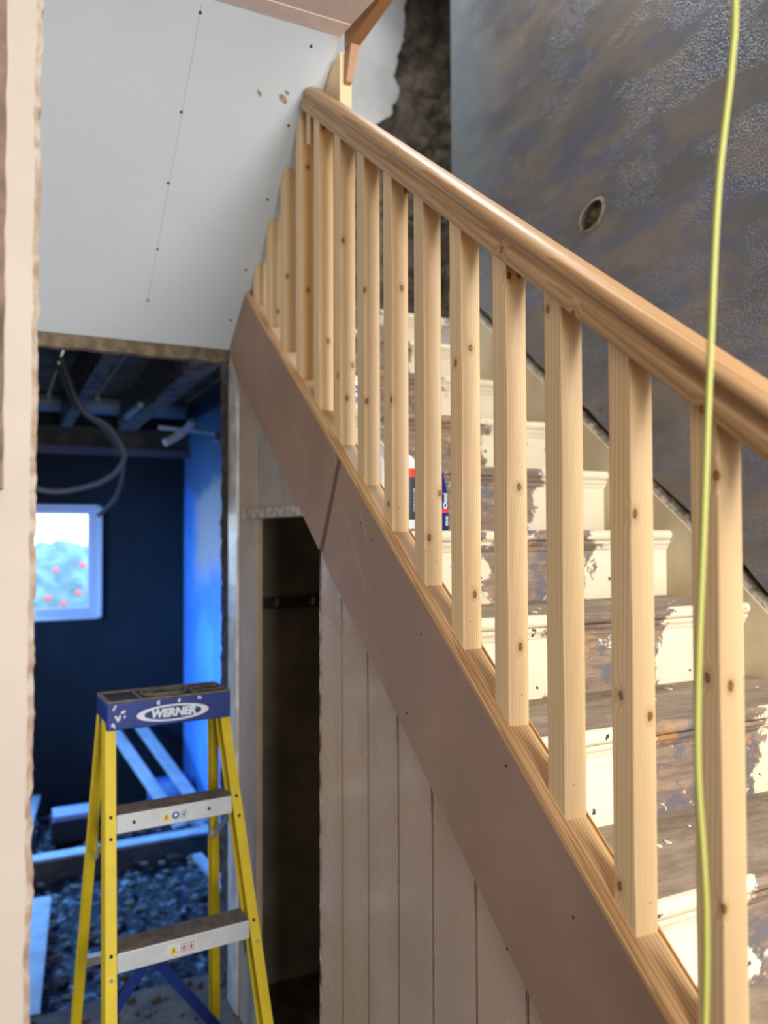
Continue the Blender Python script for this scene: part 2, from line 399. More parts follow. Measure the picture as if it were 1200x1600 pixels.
for k in range(200):
    z = .05+1.45*k/199; j = .0016*noise.noise((0, z*25, 6)); ring = [bm.verts.new(v) for v in ((-.25, .972, z), (.0035+j, .972, z), (.0035+j, 1.0, z), (-.25, 1.0, z))]
    if prev:
        for i in range(4): bm.faces.new((prev[i], prev[(i+1) % 4], ring[(i+1) % 4], ring[i]))
    else: bm.faces.new(ring)
    prev = ring
bm.faces.new(prev[::-1])
struct('trim_4', bm, plain('dark_old_lining', (.20, .13, .09), .8, var=.6, vs=14))

# --- divider between hall and far room
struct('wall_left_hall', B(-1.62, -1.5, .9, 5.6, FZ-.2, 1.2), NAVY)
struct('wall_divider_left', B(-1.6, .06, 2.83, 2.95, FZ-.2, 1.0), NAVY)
BRK = plain('rough_brick_end', (.10, .075, .055), .95, col2=(.03, .025, .022), vs=30, bump=1, bs=60)
bm = grid_wall((.748, 2.925, -1.8), (0, -.125, 0), (0, 0, 2.6), 8, 150, lambda p, i, j: .006*noise.noise(p*40)+.006*noise.noise(p*15))
struct('wall_divider_edge', bm, BRK)
struct('wall_divider_right', B(.76, 1.68, 2.81, 2.93, -1.8, .72), DARK)
struct('wall_understair_side', B(1.64, 1.70, .3, 2.85, -1.65, -.4), DARK)

# --- far room
WX0, WX1, WZ0, WZ1 = -.35, .555, -.50, .155
bm = bmesh.new()
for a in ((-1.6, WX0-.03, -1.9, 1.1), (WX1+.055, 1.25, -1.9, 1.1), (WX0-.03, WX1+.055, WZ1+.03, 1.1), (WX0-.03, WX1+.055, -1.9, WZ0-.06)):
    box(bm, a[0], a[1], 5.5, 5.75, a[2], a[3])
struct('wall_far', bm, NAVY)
m, nt, p = newmat('blue_lit_plaster'); n = N(nt); tc = n('ShaderNodeTexCoord').outputs['Object']; s = n('ShaderNodeSeparateXYZ', {0: tc})
c = n.mix(n.ss(n.noise(tc, 3, 3), .4, .6), (.07, .22, .60), (.10, .28, .70))  # the room's blue light cast is put into this wall colour
up_ = n.ss(n.math('ADD', s.outputs[2], n.math('MULTIPLY', n.noise(tc, 3, 4), .5)), -.12, .12)
band = n.ss(n.math('ADD', s.outputs[2], n.math('MULTIPLY', n.noise(tc, 4, 4), .4)), .42, .55)
c = n.mix(n.math('MULTIPLY', up_, n.ss(s.outputs[1], 5.3, 5.0)), c, (.42, .36, .36)); c = n.mix(band, c, (.08, .15, .28))
n.put(p.inputs['Base Color'], c); p.inputs['Roughness'].default_value = .6
struct('wall_far_room_right', B(1.15, 1.25, 2.93, 5.5, -1.9, .86), m)
# boarding overhead
bm = bmesh.new()
for k in range(20): box(bm, -1.55+.14*k, -1.55+.14*k+.134, 2.83, 5.6, .862, .876)
struct('ceiling_far_room', bm, plain('sooty_boards', (.20, .15, .095), .9, var=.5, vs=5, bump=.4, bs=30))
struct('trim_5', B(-1.5, 1.15, 5.36, 5.5, .55, .68), plain('wall_plate_timber', (.09, .07, .045), .9, var=.4, vs=12))
struct('trim_6', B(-1.5, 1.15, 5.30, 5.362, .50, .55), plain('purple_brown_batten', (.10, .075, .10), .8))

# window: reveal, frame, sash, pane
WHT = plain('white_window_plastic', (.50, .56, .72), .4)
win = bpy.data.objects.new('window_1', None); link(win); win['kind'] = 'structure'; win.location = (.1, 5.5, -.2)
def wpart(nm, bm, mat):
    o = obj(nm, bm, mat, win); o.location = (-.1, -5.5, .2); return o
bm = bmesh.new()
for a in ((WX0-.03, WX0, WZ0-.06, WZ1+.03), (WX1+.03, WX1+.055, WZ0-.06, WZ1+.03), (WX0-.03, WX1+.055, WZ1+.01, WZ1+.03), (WX0-.03, WX1+.055, WZ0-.06, WZ0-.045)):
    box(bm, a[0], a[1], 5.47, 5.62, a[2], a[3], bev=.003)
wpart('window_frame', bm, plain('white_reveal', (.62, .66, .72), .5))
bm = bmesh.new(); e = .05
for a in ((WX0, WX0+e, WZ0-.045, WZ1+.01), (WX1-.025, WX1+.03, WZ0-.045, WZ1+.01), (WX0+e, WX1-.025, WZ1-.03, WZ1+.01), (WX0+e, WX1-.025, WZ0-.045, WZ0+.01)):
    box(bm, a[0], a[1], 5.53, 5.58, a[2], a[3], bev=.006)
wpart('sash', bm, WHT)
m, nt, p = newmat('window_glass'); n = N(nt)
tr = n('ShaderNodeBsdfTransparent', {0: (.90, .95, 1, 1)}); gl = n('ShaderNodeBsdfGlossy', {'Roughness': .25})
mx = n('ShaderNodeMixShader', {0: .012, 1: tr.outputs[0], 2: gl.outputs[0]}); nt.links.new(mx.outputs[0], nt.nodes['Material Output'].inputs[0])
wpart('pane', B(WX0+e-.01, WX1-.02, 5.552, 5.556, WZ0, WZ1-.02), m)

# garden outside that window
def crown(name, c, r, col, lab, grp=None, seed=0):
    bm = bmesh.new(); bmesh.ops.create_icosphere(bm, subdivisions=5, radius=1)
    for v in bm.verts:
        d = 1+.22*noise.noise(v.co*2.2+Vector((seed, 0, 0)))+.13*noise.noise(v.co*6+Vector((0, seed, 0)))+.06*noise.noise(v.co*15)
        v.co = Vector((v.co.x*r[0], v.co.y*r[1], v.co.z*r[2]))*d
    t = thing(name, lab, 'tree', (c[0], c[1], -2.4), group=grp)
    o = obj('foliage', bm, col, t, loc=(0, 0, c[2]+2.4))
    global TREE; TREE = t
    tb = tube(bmesh.new(), [(0, 0, 0), (.05, 0, (c[2]+2.4)*.5), (0, 0, c[2]+2.4)], [.12, .09, .06], 10); obj('trunk', tb, MAS, t)
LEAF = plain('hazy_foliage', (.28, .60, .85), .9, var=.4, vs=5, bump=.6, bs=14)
crown('garden_tree', (.52, 9.5, -1.08), (1.05, .8, .92), LEAF, 'hazy round tree outside the window of the far blue room', seed=3)
o = obj('hedge', B(-2, 3, 10.4, 11.2, -2.4, -.75, bev=.1), LEAF); tag(o, 'long low hedge behind the tree outside the far window', 'hedge')
RED = plain('red_flower', (.9, .25, .3), .6)
for k, (x, z) in enumerate(((.52, -.38), (.78, -.33), (.60, -.72), (.74, -.62), (.45, -.66))):
    bm = bmesh.new(); bmesh.ops.create_icosphere(bm, subdivisions=2, radius=.035); o = obj('flower', bm, RED, TREE, loc=(x-.52, 8.70-9.5, z+2.4))
    o['label'] = 'red bloom on the hazy tree'
struct('floor_outside', B(-4, 5, 5.8, 14, -2.5, -2.4), plain('lawn', (.15, .3, .25), .9))

# ================================================================== STAIRCASE
stair = thing('staircase', 'old wooden staircase with peeling cream paint and worn treads under the new balustrade', 'staircase', (1.2, .6, FZ))
SO = (-1.2, -.6, -FZ)
m, nt, p = newmat('peeling_riser'); n = N(nt); tc = n('ShaderNodeTexCoord').outputs['Object']; s = n('ShaderNodeSeparateXYZ', {0: tc})
w1 = n.noise(n.vmath('MULTIPLY', tc, (1, 3, 1)), 9, 7, .68, .3)
hi = n.ss(s.outputs[2], .1, .5)
xx = n.math('SUBTRACT', n.math('ABSOLUTE', n.math('ADD', n.math('SUBTRACT', s.outputs[0], 1.235), n.math('MULTIPLY', hi, .06))), n.math('MULTIPLY', hi, .05))
mask = n.ss(n.math('ADD', xx, n.math('MULTIPLY', n.math('SUBTRACT', w1, .5), .34)), .155, .17)   # 1 = paint left on
wood = n.noise(n.mapping(tc, sc=(.12, 1, 1)), 60, 5, .65)
w2 = n.noise(n.vmath('ADD', tc, (3, 1, 2)), 14, 7, .72)
bare = n.mix(n.ss(wood, .35, .65), (.30, .21, .14), (.15, .105, .08))
bare = n.mix(n.ss(w2, .48, .58, 0, .85), bare, (.12, .115, .125)); bare = n.mix(n.ss(n.noise(n.vmath('ADD', tc, (8, 1, 2)), 11, 6, .7), .56, .62, 0, .8), bare, (.42, .22, .09))
bare = n.mix(n.ss(n.noise(n.vmath('ADD', tc, (8, 5, 2)), 22, 6, .75), .60, .65, 0, .9), bare, (.70, .66, .56))
paint = n.mix(n.ss(n.noise(tc, 6, 4), .4, .65, 0, .5), (.78, .69, .51), (.66, .56, .39))
chip = n.math('MULTIPLY', n.ss(n.noise(n.vmath('ADD', tc, (2, 7, 2)), 34, 4, .6), .665, .68), 1.0)
paint = n.mix(chip, paint, (.045, .04, .04))
edgeb = n.ss(n.math('ABSOLUTE', n.math('SUBTRACT', mask, .5)), .0, .45, .5, 0)
c = n.mix(mask, bare, paint); c = n.mix(edgeb, c, (.07, .05, .04))
n.put(p.inputs['Base Color'], c); n.put(p.inputs['Roughness'], n.ss(mask, 0, 1, .6, .33))
n.put(p.inputs['Normal'], n.bump(n.math('ADD', mask, n.math('MULTIPLY', w2, .4)), .5, .0025))
PEEL = m
m, nt, p = newmat('dusty_tread'); n = N(nt); tc = n('ShaderNodeTexCoord').outputs['Object']; s = n('ShaderNodeSeparateXYZ', {0: tc})
d1 = n.noise(n.mapping(tc, sc=(.25, 1, 1)), 40, 6, .7); d2 = n.noise(tc, 9, 5, .6)
c = n.mix(n.ss(d1, .3, .7), (.36, .275, .19), (.22, .165, .115)); c = n.mix(n.ss(d2, .5, .7, 0, .5), c, (.42, .35, .27))
c = n.mix(n.ss(n.noise(tc, 70, 3, .6), .68, .72, 0, .8), c, (.06, .05, .045))
n.put(p.inputs['Base Color'], c); p.inputs['Roughness'].default_value = .85; n.put(p.inputs['Normal'], n.bump(d1, .5, .004))
DUST = m
X0s, X1s = .80, 1.677
def nos(k): return .862+.25*k, -.54+.181*k
def tread_profile(y, z, depth):
    pts = [(y+depth, z), (y+.014, z)]
    for k in range(9):
        a = math.pi/2+math.pi*k/8; pts.append((y+.014+.014*math.cos(a), z-.014+.014*math.sin(a)))
    pts += [(y+.014, z-.028), (y+depth, z-.028)]; return pts
for k in range(-3, 9):
    y, z = nos(k)
    depth = .272 if k < 8 else .84
    bm = prism(bmesh.new(), tread_profile(y, z, depth), 0, X0s, X1s if k < 8 else 2.7)
    for f in bm.faces:
        c_ = f.calc_center_median(); f.material_index = 0 if (c_.y > y+.02) else 1
    t = obj('tread' if k < 8 else 'landing', bm, [DUST, PEEL], stair, SO)
    pr = [(y+.022, z-.028), (y+.006, z-.028), (y+.008, z-.036), (y+.014, z-.043), (y+.018, z-.052), (y+.022, z-.054)]
    g_ = obj('nosing_moulding', prism(bmesh.new(), pr, 0, X0s, X1s), PEEL, t)
    obj('riser', B(X0s, X1s, y+.022, y+.04, z-.181, z-.028), PEEL, stair, SO)
# wall string: board with a rough plaster ledge on top
CREAM_S = plain('aged_cream_string', (.56, .475, .33), .5, col2=(.47, .38, .24), vs=5, bump=.1, bs=40)
ys = [.3+.05*i for i in range(51)]
pl = [(y, strz(y)) for y in ys]+[(y, -.54+.181*((y-.862)/.25)-.30) for y in reversed(ys)]
obj('wall_string', prism(bmesh.new(), pl, 0, 1.675, 1.700), CREAM_S, stair, SO)
bm = bmesh.new(); prev = None
for i in range(300):
    y = .3+2.5*i/299; z = strz(y); j = .012*noise.noise((y*30, 1, 0))+.01*noise.noise((y*90, 3, 0)); q = .004*noise.noise((y*60, 7, 0))
    ring = [bm.verts.new(v) for v in ((1.681+q, y, z-.002), (1.683+q, y, z+.010+j*.5), (1.698, y, z+.022+j), (1.72, y, z+.02+j), (1.72, y, z-.002))]
    if prev:
        for a in range(5): bm.faces.new((prev[a], prev[(a+1) % 5], ring[(a+1) % 5], ring[a]))
    prev = ring
obj('plaster_ledge', bm, plain('crumbled_plaster', (.52, .45, .37), .95, col2=(.22, .17, .12), vs=45, bump=1, bs=90), stair, SO)['label'] = 'rough crumbled plaster along the top of the string'
# outer string under the base rail
pl = [(.40, railz(.40)-.001), (2.5, railz(2.5)-.001), (2.66, .60), (2.66, railz(2.66)-.30), (.40, railz(.40)-.30)]
obj('outer_string', prism(bmesh.new(), pl, 0, .768, .801), CREAM_S, stair, SO)
# facing boards on the hall side, with the slanting joint
fb = lambda y: railz(y)-.3231
yt = y_meet(-1.1462, -.003)
F = stair
up_board = [(1.762, railz(1.762)), (yt-.004, railz(yt-.004)-.002), (2.755, soffz(2.755)-.006), (2.755, soffz(2.755)-.035), (2.665, fb(2.665)), (1.885, fb(1.885))]
lo_board = [(.42, railz(.42)), (1.738, railz(1.738)), (1.862, fb(1.862)), (.42, fb(.42))]
def fascia(poly):
    bm = prism(bmesh.new(), poly, 0, .735, .747)
    return obj('facing_board', bm, MDF, F, SO)
fu = fascia(up_board); fl = fascia(lo_board)
jb = obj('joint_strip', prism(bmesh.new(), [(1.738, railz(1.738)), (1.762, railz(1.762)), (1.885, fb(1.885)), (1.862, fb(1.862))], 0, .7395, .747), MDF_J, F, SO)
jb['label'] = 'dark recessed joint between the two facing boards'
for y, z in ((1.566, -.018), (1.343, -.199), (1.403, -.361), (1.06, -.376), (.898, -.546), (1.062, -.667), (1.62, .02), (1.80, .17)):
    obj('screw', disc((.735, y, z), (-1, 0, 0), .0026, .0004), SCREW, fl)

SCR = plain('pale_scratch', (.50, .37, .30), .7)
for (y, z), (y2, z2) in (((1.70, .02), (1.60, -.13)), ((1.735, .06), (1.70, .02)), ((1.66, -.06), (1.56, -.14)), ((1.63, .055), (1.59, -.02)), ((2.08, .30), (2.02, .22))):
    o = obj('scratch', beam(bmesh.new(), (.7349, y, z), (.7349, y2, z2), .0012, .0004), SCR, fl if y < 1.74 else fu)

# panelling, posts and cupboard opening under the stair
m, nt, p = newmat('old_gloss_boards'); n = N(nt); tc = n('ShaderNodeTexCoord').outputs['Object']
c = n.mix(n.ss(n.noise(n.mapping(tc, sc=(1, 1, .12)), 6, 1, .4), .35, .65), (.50, .38, .295), (.44, .33, .255))
n.put(p.inputs['Base Color'], c); n.put(p.inputs['Roughness'], n.ss(n.noise(tc, 7, 3), .45, .6, .22, .4)); n.put(p.inputs['Normal'], n.bump(n.noise(n.mapping(tc, sc=(1, 1, .1)), 30, 1), .05, .004))
GLOSS = m
ed = [1.916, 1.776, 1.626, 1.477, 1.333, 1.18, 1.032, .88, .73, .58]
bm = bmesh.new()
for a, b in zip(ed, ed[1:]):
    g = .002
    A0, A1 = b+g, a-g
    t0, t1 = fb(A0)+.03, fb(A1)+.03
    sub = bmesh.new()
    pts = [(.752, A0), (.752, A1), (.768, A1), (.768, A0)]
    V = [sub.verts.new((x, y, FZ)) for x, y in pts]+[sub.verts.new((x, y, (t0 if y == A0 else t1))) for x, y in pts]
    for q in ((0, 3, 2, 1), (4, 5, 6, 7), (0, 1, 5, 4), (1, 2, 6, 5), (2, 3, 7, 6), (3, 0, 4, 7)): sub.faces.new([V[i] for i in q])
    es = [e for e in sub.edges if abs(e.verts[0].co.x-.752) < 1e-5 and abs(e.verts[1].co.x-.752) < 1e-5 and abs(e.verts[0].co.y-e.verts[1].co.y) < 1e-5]
    bmesh.ops.bevel(sub, geom=es, offset=.0025, segments=2, affect='EDGES')
    tm = bpy.data.meshes.new('t'); sub.to_mesh(tm); sub.free(); bm.from_mesh(tm); bpy.data.meshes.remove(tm)
pan = struct('wall_understair_panelling', bm, GLOSS)
struct('wall_understair_backing', prism(bmesh.new(), [(.5, FZ), (1.912, FZ), (1.912, fb(1.9)), (.5, fb(.5))], 0, .7685, .772), plain('dark_gap', (.05, .03, .02), .9))
bm = grid_wall((.7495, 1.916, FZ), (.02, .004, 0), (0, 0, 1.68), 3, 160, lambda p, i, j: .003*noise.noise(p*45)+.002*noise.noise(p*120))
struct('trim_7', bm, plain('chipped_white_edge', (.70, .66, .58), .5, col2=(.20, .15, .11), vs=22, bump=.8, bs=60), smooth=True)
FRM = plain('cream_frame_paint', (.44, .34, .24), .65, col2=(.37, .28, .19), vs=4)
struct('trim_8', B(.748, .770, 2.475, 2.68, FZ, .60, bev=.002), FRM)                     # wide post
m2 = plain('white_chipped_paint', (.80, .80, .80), .35, col2=(.52, .48, .44), vs=9, coat=.3)
bm = bmesh.new(); prev = None
for k in range(161):
    z = FZ+2.30*k/160; j = .004*noise.noise((z*20, 0, 3))
    ring = [bm.verts.new(v) for v in ((.740+j*.3, 2.68, z), (.740+j*.3, 2.772, z), (.742, 2.797+j, z), (.77, 2.80, z), (.77, 2.68, z))]
    if prev:
        for a in range(5): bm.faces.new((prev[a], prev[(a+1) % 5], ring[(a+1) % 5], ring[a]))
    else: bm.faces.new(ring)
    prev = ring
bm.faces.new(prev[::-1]); struct('trim_9', bm, m2)
struct('trim_10', B(.738, .80, 1.93, 2.60, .045, .078, bev=.003), plain('dusty_rail', (.50, .43, .35), .6, col2=(.25, .20, .16), vs=30, bump=.5, bs=60))
bm = prism(bmesh.new(), [(2.475, .078), (2.0, .078), (2.0, fb(2.0)+.03), (2.475, fb(2.475)+.03)], 0, .7505, .765)
struct('wall_understair_upper', bm, plain('lilac_grey_panel', (.36, .31, .27), .6, col2=(.30, .25, .21), vs=8))
# coat rail inside the cupboard
cr = thing('hook_rail', 'dark hook rail with pale hooks on the back wall inside the under-stair cupboard', 'hook rail', (1.12, 2.806, -.26))
obj('rail_board', B(-.28, .28, -.018, 0, -.02, .02), plain('dark_batten', (.06, .045, .035), .8), cr)
for k in range(4):
    x = -.21+.14*k
    obj('hook', tube(bmesh.new(), spline([(x, -.018, .0), (x, -.05, -.005), (x, -.055, .02)], 5), .006, 8), plain('pale_metal', (.5, .48, .45), .4, .5), cr)

# ================================================================== BALUSTRADE
bal = thing('balustrade', 'new bare pine stair balustrade with square spindles and moulded handrail', 'balustrade', (.7655, .6, FZ))
BO = (-.7655, -.6, -FZ)
Yb, SP = .6468, .1396
def extrude_slope(prof, line, ya, yb_fn, closed=True, steps=1):
    bm = bmesh.new(); n_ = len(prof)
    A = [bm.verts.new((x, ya, line(ya)+dz)) for x, dz in prof]
    D = []
    for x, dz in prof:
        ye = yb_fn(dz); D.append(bm.verts.new((x, ye, line(ye)+dz)))
    bm.faces.new(A); bm.faces.new(D[::-1])
    for i in range(n_): bm.faces.new((A[i], D[i], D[(i+1) % n_], A[(i+1) % n_]))
    return bm
cs = 1/math.cos(SL)
xc = .7655
# base rail: moulded sides, groove in the middle
half = [(.0305, 0), (.0305, .007), (.0290, .009), (.0290, .012), (.0265, .0165), (.0235, .019), (.0235, .0215), (.0205, .0225), (.0205, .012)]
prof = [(xc-x, z*cs) for x, z in half]+[(xc+x, z*cs) for x, z in reversed(half)]
endb = lambda dz: y_meet(-1.1462, dz)-.002
o = obj('base_rail', extrude_slope(prof, railz, .36, endb), PINE_S, bal, BO)
# handrail
hh = [(.0205, .010), (.0205, 0), (.0295, 0), (.0305, .002), (.0305, .017), (.0285, .0205), (.0245, .0235), (.0225, .0275), (.0225, .0315), (.0245, .0345), (.0290, .0375), (.0305, .0415),
      (.0300, .0465), (.0275, .0515), (.0225, .0560), (.0155, .0590), (.0080, .0605)]
prof = [(xc-x, z*cs) for x, z in hh]+[(xc+x, z*cs) for x, z in reversed(hh)]
endh = lambda dz: y_meet(-.3616, dz)-.003
hand = obj('handrail', extrude_slope(prof, handz, .30, endh), PINE_H, bal, BO, smooth=True)
hand.modifiers.new('wn', 'WEIGHTED_NORMAL').keep_sharp = True
def knots(o, L):
    for nme, v in zip('abcd', L): o['knot_'+nme] = [v[0]+10.0, v[1]+10.0, v[2]+10.0]
knots(hand, [(.735, 1.064, .462), (.735, .886, .311), (.735, .659, .141), (.745, 1.45, .80)])
# dark gashes in the top of the handrail
GASH = plain('bark_gash', (.10, .045, .02), .8)
for y, z in ((1.695, .984), (1.0, .4600), (.881, .3690)):
    bm = bmesh.new()
    pts = spline([(.7425, y+.010, handz(y+.010)+.0635), (.7400, y+.002, handz(y+.002)+.0595), (.7362, y-.002, handz(y-.002)+.0555)], 5)
    tube(bm, pts, [.0008+.0016*math.sin(math.pi*i/(len(pts)-1)) for i in range(len(pts))], 8)
    obj('bark_gash', bm, GASH, hand)
KN = {0: [(-.0205, -.0013, .4702), (-.0205, -.0205, .2102), (-.0045, -.0205, .4622), (-.0205, -.0183, .7062)],
      1: [(-.0205, .0021, .3177), (.0085, -.0205, .2917), (-.0205, .0081, .0647), (-.0135, -.0205, .5587)],
      2: [(-.0205, .0105, .7681)], 3: [(-.0145, -.0205, .7476), (.0055, -.0205, .7506), (.0025, -.0205, .3976), (.0025, -.0205, .1366)],
      4: [(-.0015, -.0205, .5521), (-.0205, .0003, .5271), (.0045, -.0205, .1071)], 5: [(.0135, -.0205, .1895), (-.0105, -.0205, .1025)],
      6: [(.0035, -.0205, .53), (-.0205, -.0159, .289), (-.0205, -.0019, .068), (.0145, -.0205, .742)], 7: [(-.0155, -.0205, .2015), (-.0205, -.0195, .4565)],
      8: [(.0115, -.0205, .2069), (-.0205, -.0031, .1829), (-.0035, -.0205, .1249), (-.0135, -.0205, .5129)], 9: [(-.0075, -.0205, .7544), (.0035, -.0205, .1914)],
      10: [(-.0005, -.0205, .6038), (-.0005, -.0205, .2588)], 11: [(-.0125, -.0205, .2313)], 12: [(.005, -.0205, .06)], 13: []}
bz = .012*cs+.0005
def baluster_mesh(k):
    yc = Yb+SP*k+.0205; zb = railz(yc)
    bm = bmesh.new(); h = .0205; ring = []
    for sx, sy in ((-1, -1), (1, -1), (1, 1), (-1, 1)):       # rounded square
        for a in range(4):
            ang = math.atan2(sy, sx)+(a-1.5)/3*math.pi/2; rr = .0042 if sx > 0 else .0022
            ring.append((sx*(h-rr)+rr*math.cos(ang), sy*(h-rr)+rr*math.sin(ang)))
    A = [bm.verts.new((x, y, SLOPE*y+bz)) for x, y in ring]
    def top(y):
        t1 = handz(yc+y)-zb+.0095*cs
        t2 = soffz(yc+y)-zb-.0015
        return min(t1, t2)
    D = [bm.verts.new((x, y, top(y))) for x, y in ring]
    bm.faces.new(A); bm.faces.new(D[::-1]); n_ = len(ring)
    for i in range(n_): bm.faces.new((A[i], D[i], D[(i+1) % n_], A[(i+1) % n_]))
    return bm, (0, yc-.6, zb-FZ)
NAILM = SCREW
for k in range(-1, 14):
    bm, loc = baluster_mesh(k)
    b = obj('baluster', bm, PINE, bal, loc); knots(b, KN.get(k, []))
    if k < 10:
        obj('nail', disc((.0010+(.004 if k % 2 else -.006), -.0205, .058 if k != 1 else .05), (0, -1, 0), .0011, .0003, 8), NAILM, b)
# fillets filling the groove between spindles, in base rail and handrail
for k in range(-2, 13):
    ya, yb_ = Yb+SP*k+.0415, Yb+SP*(k+1)-.0005
    ya = max(ya, .38)
    pr = [(xc-.0200, .0125*cs), (xc-.0200, .0185*cs), (xc-.0185, .0200*cs), (xc+.0185, .0200*cs), (xc+.0200, .0185*cs), (xc+.0200, .0125*cs)]
    obj('base_fillet', extrude_slope(pr, railz, ya, lambda dz: yb_), PINE_F, bal, BO)
    if k < 9:
        pr = [(xc-.0200, .002), (xc-.0200, .009*cs), (xc+.0200, .009*cs), (xc+.0200, .002)]
        obj('handrail_fillet', extrude_slope(pr, handz, ya, lambda dz: yb_), PINE_F, bal, BO)
# little offcut nailed beside the eleventh spindle below the handrail
y = Yb+SP*9+.0415+.045
obj('packing_block', hexa(bmesh.new(), [(.752, y, handz(y)-.085), (.775, y, handz(y)-.085), (.775, y+.03, handz(y)-.075), (.752, y+.03, handz(y)-.075),
                                         (.752, y, handz(y)), (.775, y, handz(y)), (.775, y+.03, handz(y+.03)), (.752, y+.03, handz(y+.03))], .001), PINE, bal, BO)
# newel post behind the top of the handrail
ny, nz = nos(4)
nw = thing('newel_post', 'pale pine post behind the top end of the handrail', 'post', (.826, 1.95, nz+.001))
nb = B(-.034, .0, -.075, .08, 0, 1.258-nz, bev=.002)
PINEL = pine('pale_pine', light=(.90, .74, .46), dark=(.80, .58, .30))
obj('post', nb, PINEL, nw)
nc = hexa(bmesh.new(), [(-.024, -.094, 1.172-nz), (-.006, -.094, 1.172-nz), (-.006, -.076, 1.172-nz), (-.024, -.076, 1.172-nz), (-.020, -.116, 1.262-nz), (.004, -.116, 1.262-nz), (.004, -.076, 1.262-nz), (-.020, -.076, 1.262-nz)], .001)
obj('brown_bracket', nc, PINE_B, nw)['label'] = 'brown timber end fixed to the post'

# ================================================================== CABLE
m = plain('yellow_green_cable', (.37, .37, .08), .45)
pts = spline([(.618, .506, .80), (.617, .508, .516), (.614, .511, .438), (.604, .520, .318), (.598, .528, .138), (.594, .534, -.012), (.591, .539, -.132), (.591, .541, -.223), (.597, .541, -.313), (.600, .542, -.373), (.599, .545, -.481), (.596, .56, -.75), (.60, .50, -1.1), (.62, .45, -1.3)], 10)
floor_run = spline([(.62, .45, -1.3), (.63, .44, -1.55), (.62, .35, -1.640), (.45, .1, -1.644), (.2, -.1, -1.644)], 10)
o = obj('hanging_cable', tube(bmesh.new(), pts+floor_run[1:], .0031, 12), m, smooth=True)
tag(o, 'yellow-green cable hanging down in front of the handrail', 'cable')

# ================================================================== TUBES AND TUBS ON THE STEPS
Y3, Z3 = nos(3)
INK = plain('white_print', (.9, .9, .9), .5)
t = thing('sealant_tube', 'dark sealant tube with white cap and red band standing on the step', 'tube', (.897, 1.72, Z3))
obj('body', lathe(bmesh.new(), [(.0255, 0), (.0265, .002), (.0265, .158), (.0255, .160)], seg=32), plain('slate_tube', (.05, .065, .085), .35), t, smooth=True)
obj('red_band', lathe(bmesh.new(), [(.0262, .130), (.0270, .1302), (.0270, .152), (.0262, .1522)], seg=32), plain('red_band', (.85, .07, .03), .4), t, smooth=True)
obj('cap', lathe(bmesh.new(), [(.0268, .152), (.0270, .170), (.0235, .178), (.011, .188), (.009, .205), (.006, .215)], seg=32), plain('white_cap', (.85, .85, .83), .4), t, smooth=True)
obj('label', lathe(bmesh.new(), [(.0262, .004), (.0270, .0042), (.0270, .026), (.0262, .0262)], seg=32), plain('white_label', (.75, .78, .8), .5), t, smooth=True)
R_ = .0274
for kk, (txt, a, sz, z0) in enumerate((('aqua', -38, .020, .082), ('ROOF & GUTTER', -58, .0075, .075), ('SEALANT', -24, .010, .060))):
    a = math.radians(a); lettering('lettering', txt, sz, INK, t, (0, 0, 1), (-math.sin(a+math.pi), math.cos(a+math.pi), 0), (R_*math.cos(a), R_*math.sin(a), z0), extrude=.0004)
t = thing('adhesive_tub', 'dark blue tapering adhesive pack with red band beside the sealant tube', 'tub', (.988, 1.735, Z3))
def ell(bm, prof, seg=36):
    rings = []
    for rx, ry, z in prof: rings.append([bm.verts.new((rx*math.cos(2*math.pi*k/seg), ry*math.sin(2*math.pi*k/seg), z)) for k in range(seg)])
    for a, b in zip(rings, rings[1:]):
        for k in range(seg): bm.faces.new((a[k], a[(k+1) % seg], b[(k+1) % seg], b[k]))
    bm.faces.new(rings[0][::-1]); bm.faces.new(rings[-1]); return bm
obj('body', ell(bmesh.new(), [(.040, .028, 0), (.041, .029, .003), (.0405, .028, .045), (.039, .026, .08), (.034, .020, .115), (.026, .010, .145), (.024, .003, .152)]), plain('deep_blue_pack', (.012, .02, .16), .35), t, smooth=True)
obj('red_band', ell(bmesh.new(), [(.0403, .0281, .0445), (.0411, .0288, .0450), (.0409, .0286, .0535), (.0401, .0279, .054)]), plain('red_stripe', (.75, .05, .05), .4), t, smooth=True)
for txt, sz, a, z0 in (('Omi', .022, -60, .074), ('Omi', .013, -56, .024)):
    a = math.radians(a); P = Vector((.0392*math.cos(a), .0264*math.sin(a), z0)) if z0 > .05 else Vector((.0408*math.cos(a), .0286*math.sin(a), z0)); nn_ = Vector((math.cos(a)/.041, math.sin(a)/.029, .0)).normalized()
    lettering('lettering', txt, sz, INK, t, (0, 0, 1), nn_.cross(Vector((0, 0, 1))), P+nn_*.001, extrude=.0004, bold=.0006)
t = thing('white_cartridge', 'pale grey cartridge behind the dark sealant tube', 'tube', (.8445, 1.745, Z3))
obj('body', lathe(bmesh.new(), [(.024, 0), (.025, .002), (.025, .170), (.024, .172)], seg=28), plain('pale_cartridge', (.55, .56, .60), .4), t, smooth=True)
obj('nozzle', lathe(bmesh.new(), [(.022, .172), (.010, .182), (.007, .20), (.004, .215)], seg=20), plain('grey_nozzle', (.35, .36, .38), .4), t, smooth=True)
Y5, Z5 = nos(5)
t = thing('white_tub', 'white tub with blue label on a higher step, glimpsed between spindles', 'tub', (.985, 2.235, Z5))
obj('body', lathe(bmesh.new(), [(.040, 0), (.042, .003), (.045, .105), (.046, .106)], seg=32), plain('white_tub', (.82, .84, .88), .4), t, smooth=True)
obj('lid', lathe(bmesh.new(), [(.047, .100), (.048, .102), (.048, .112), (.044, .114)], seg=32), plain('white_lid', (.8, .8, .8), .4), t, smooth=True)
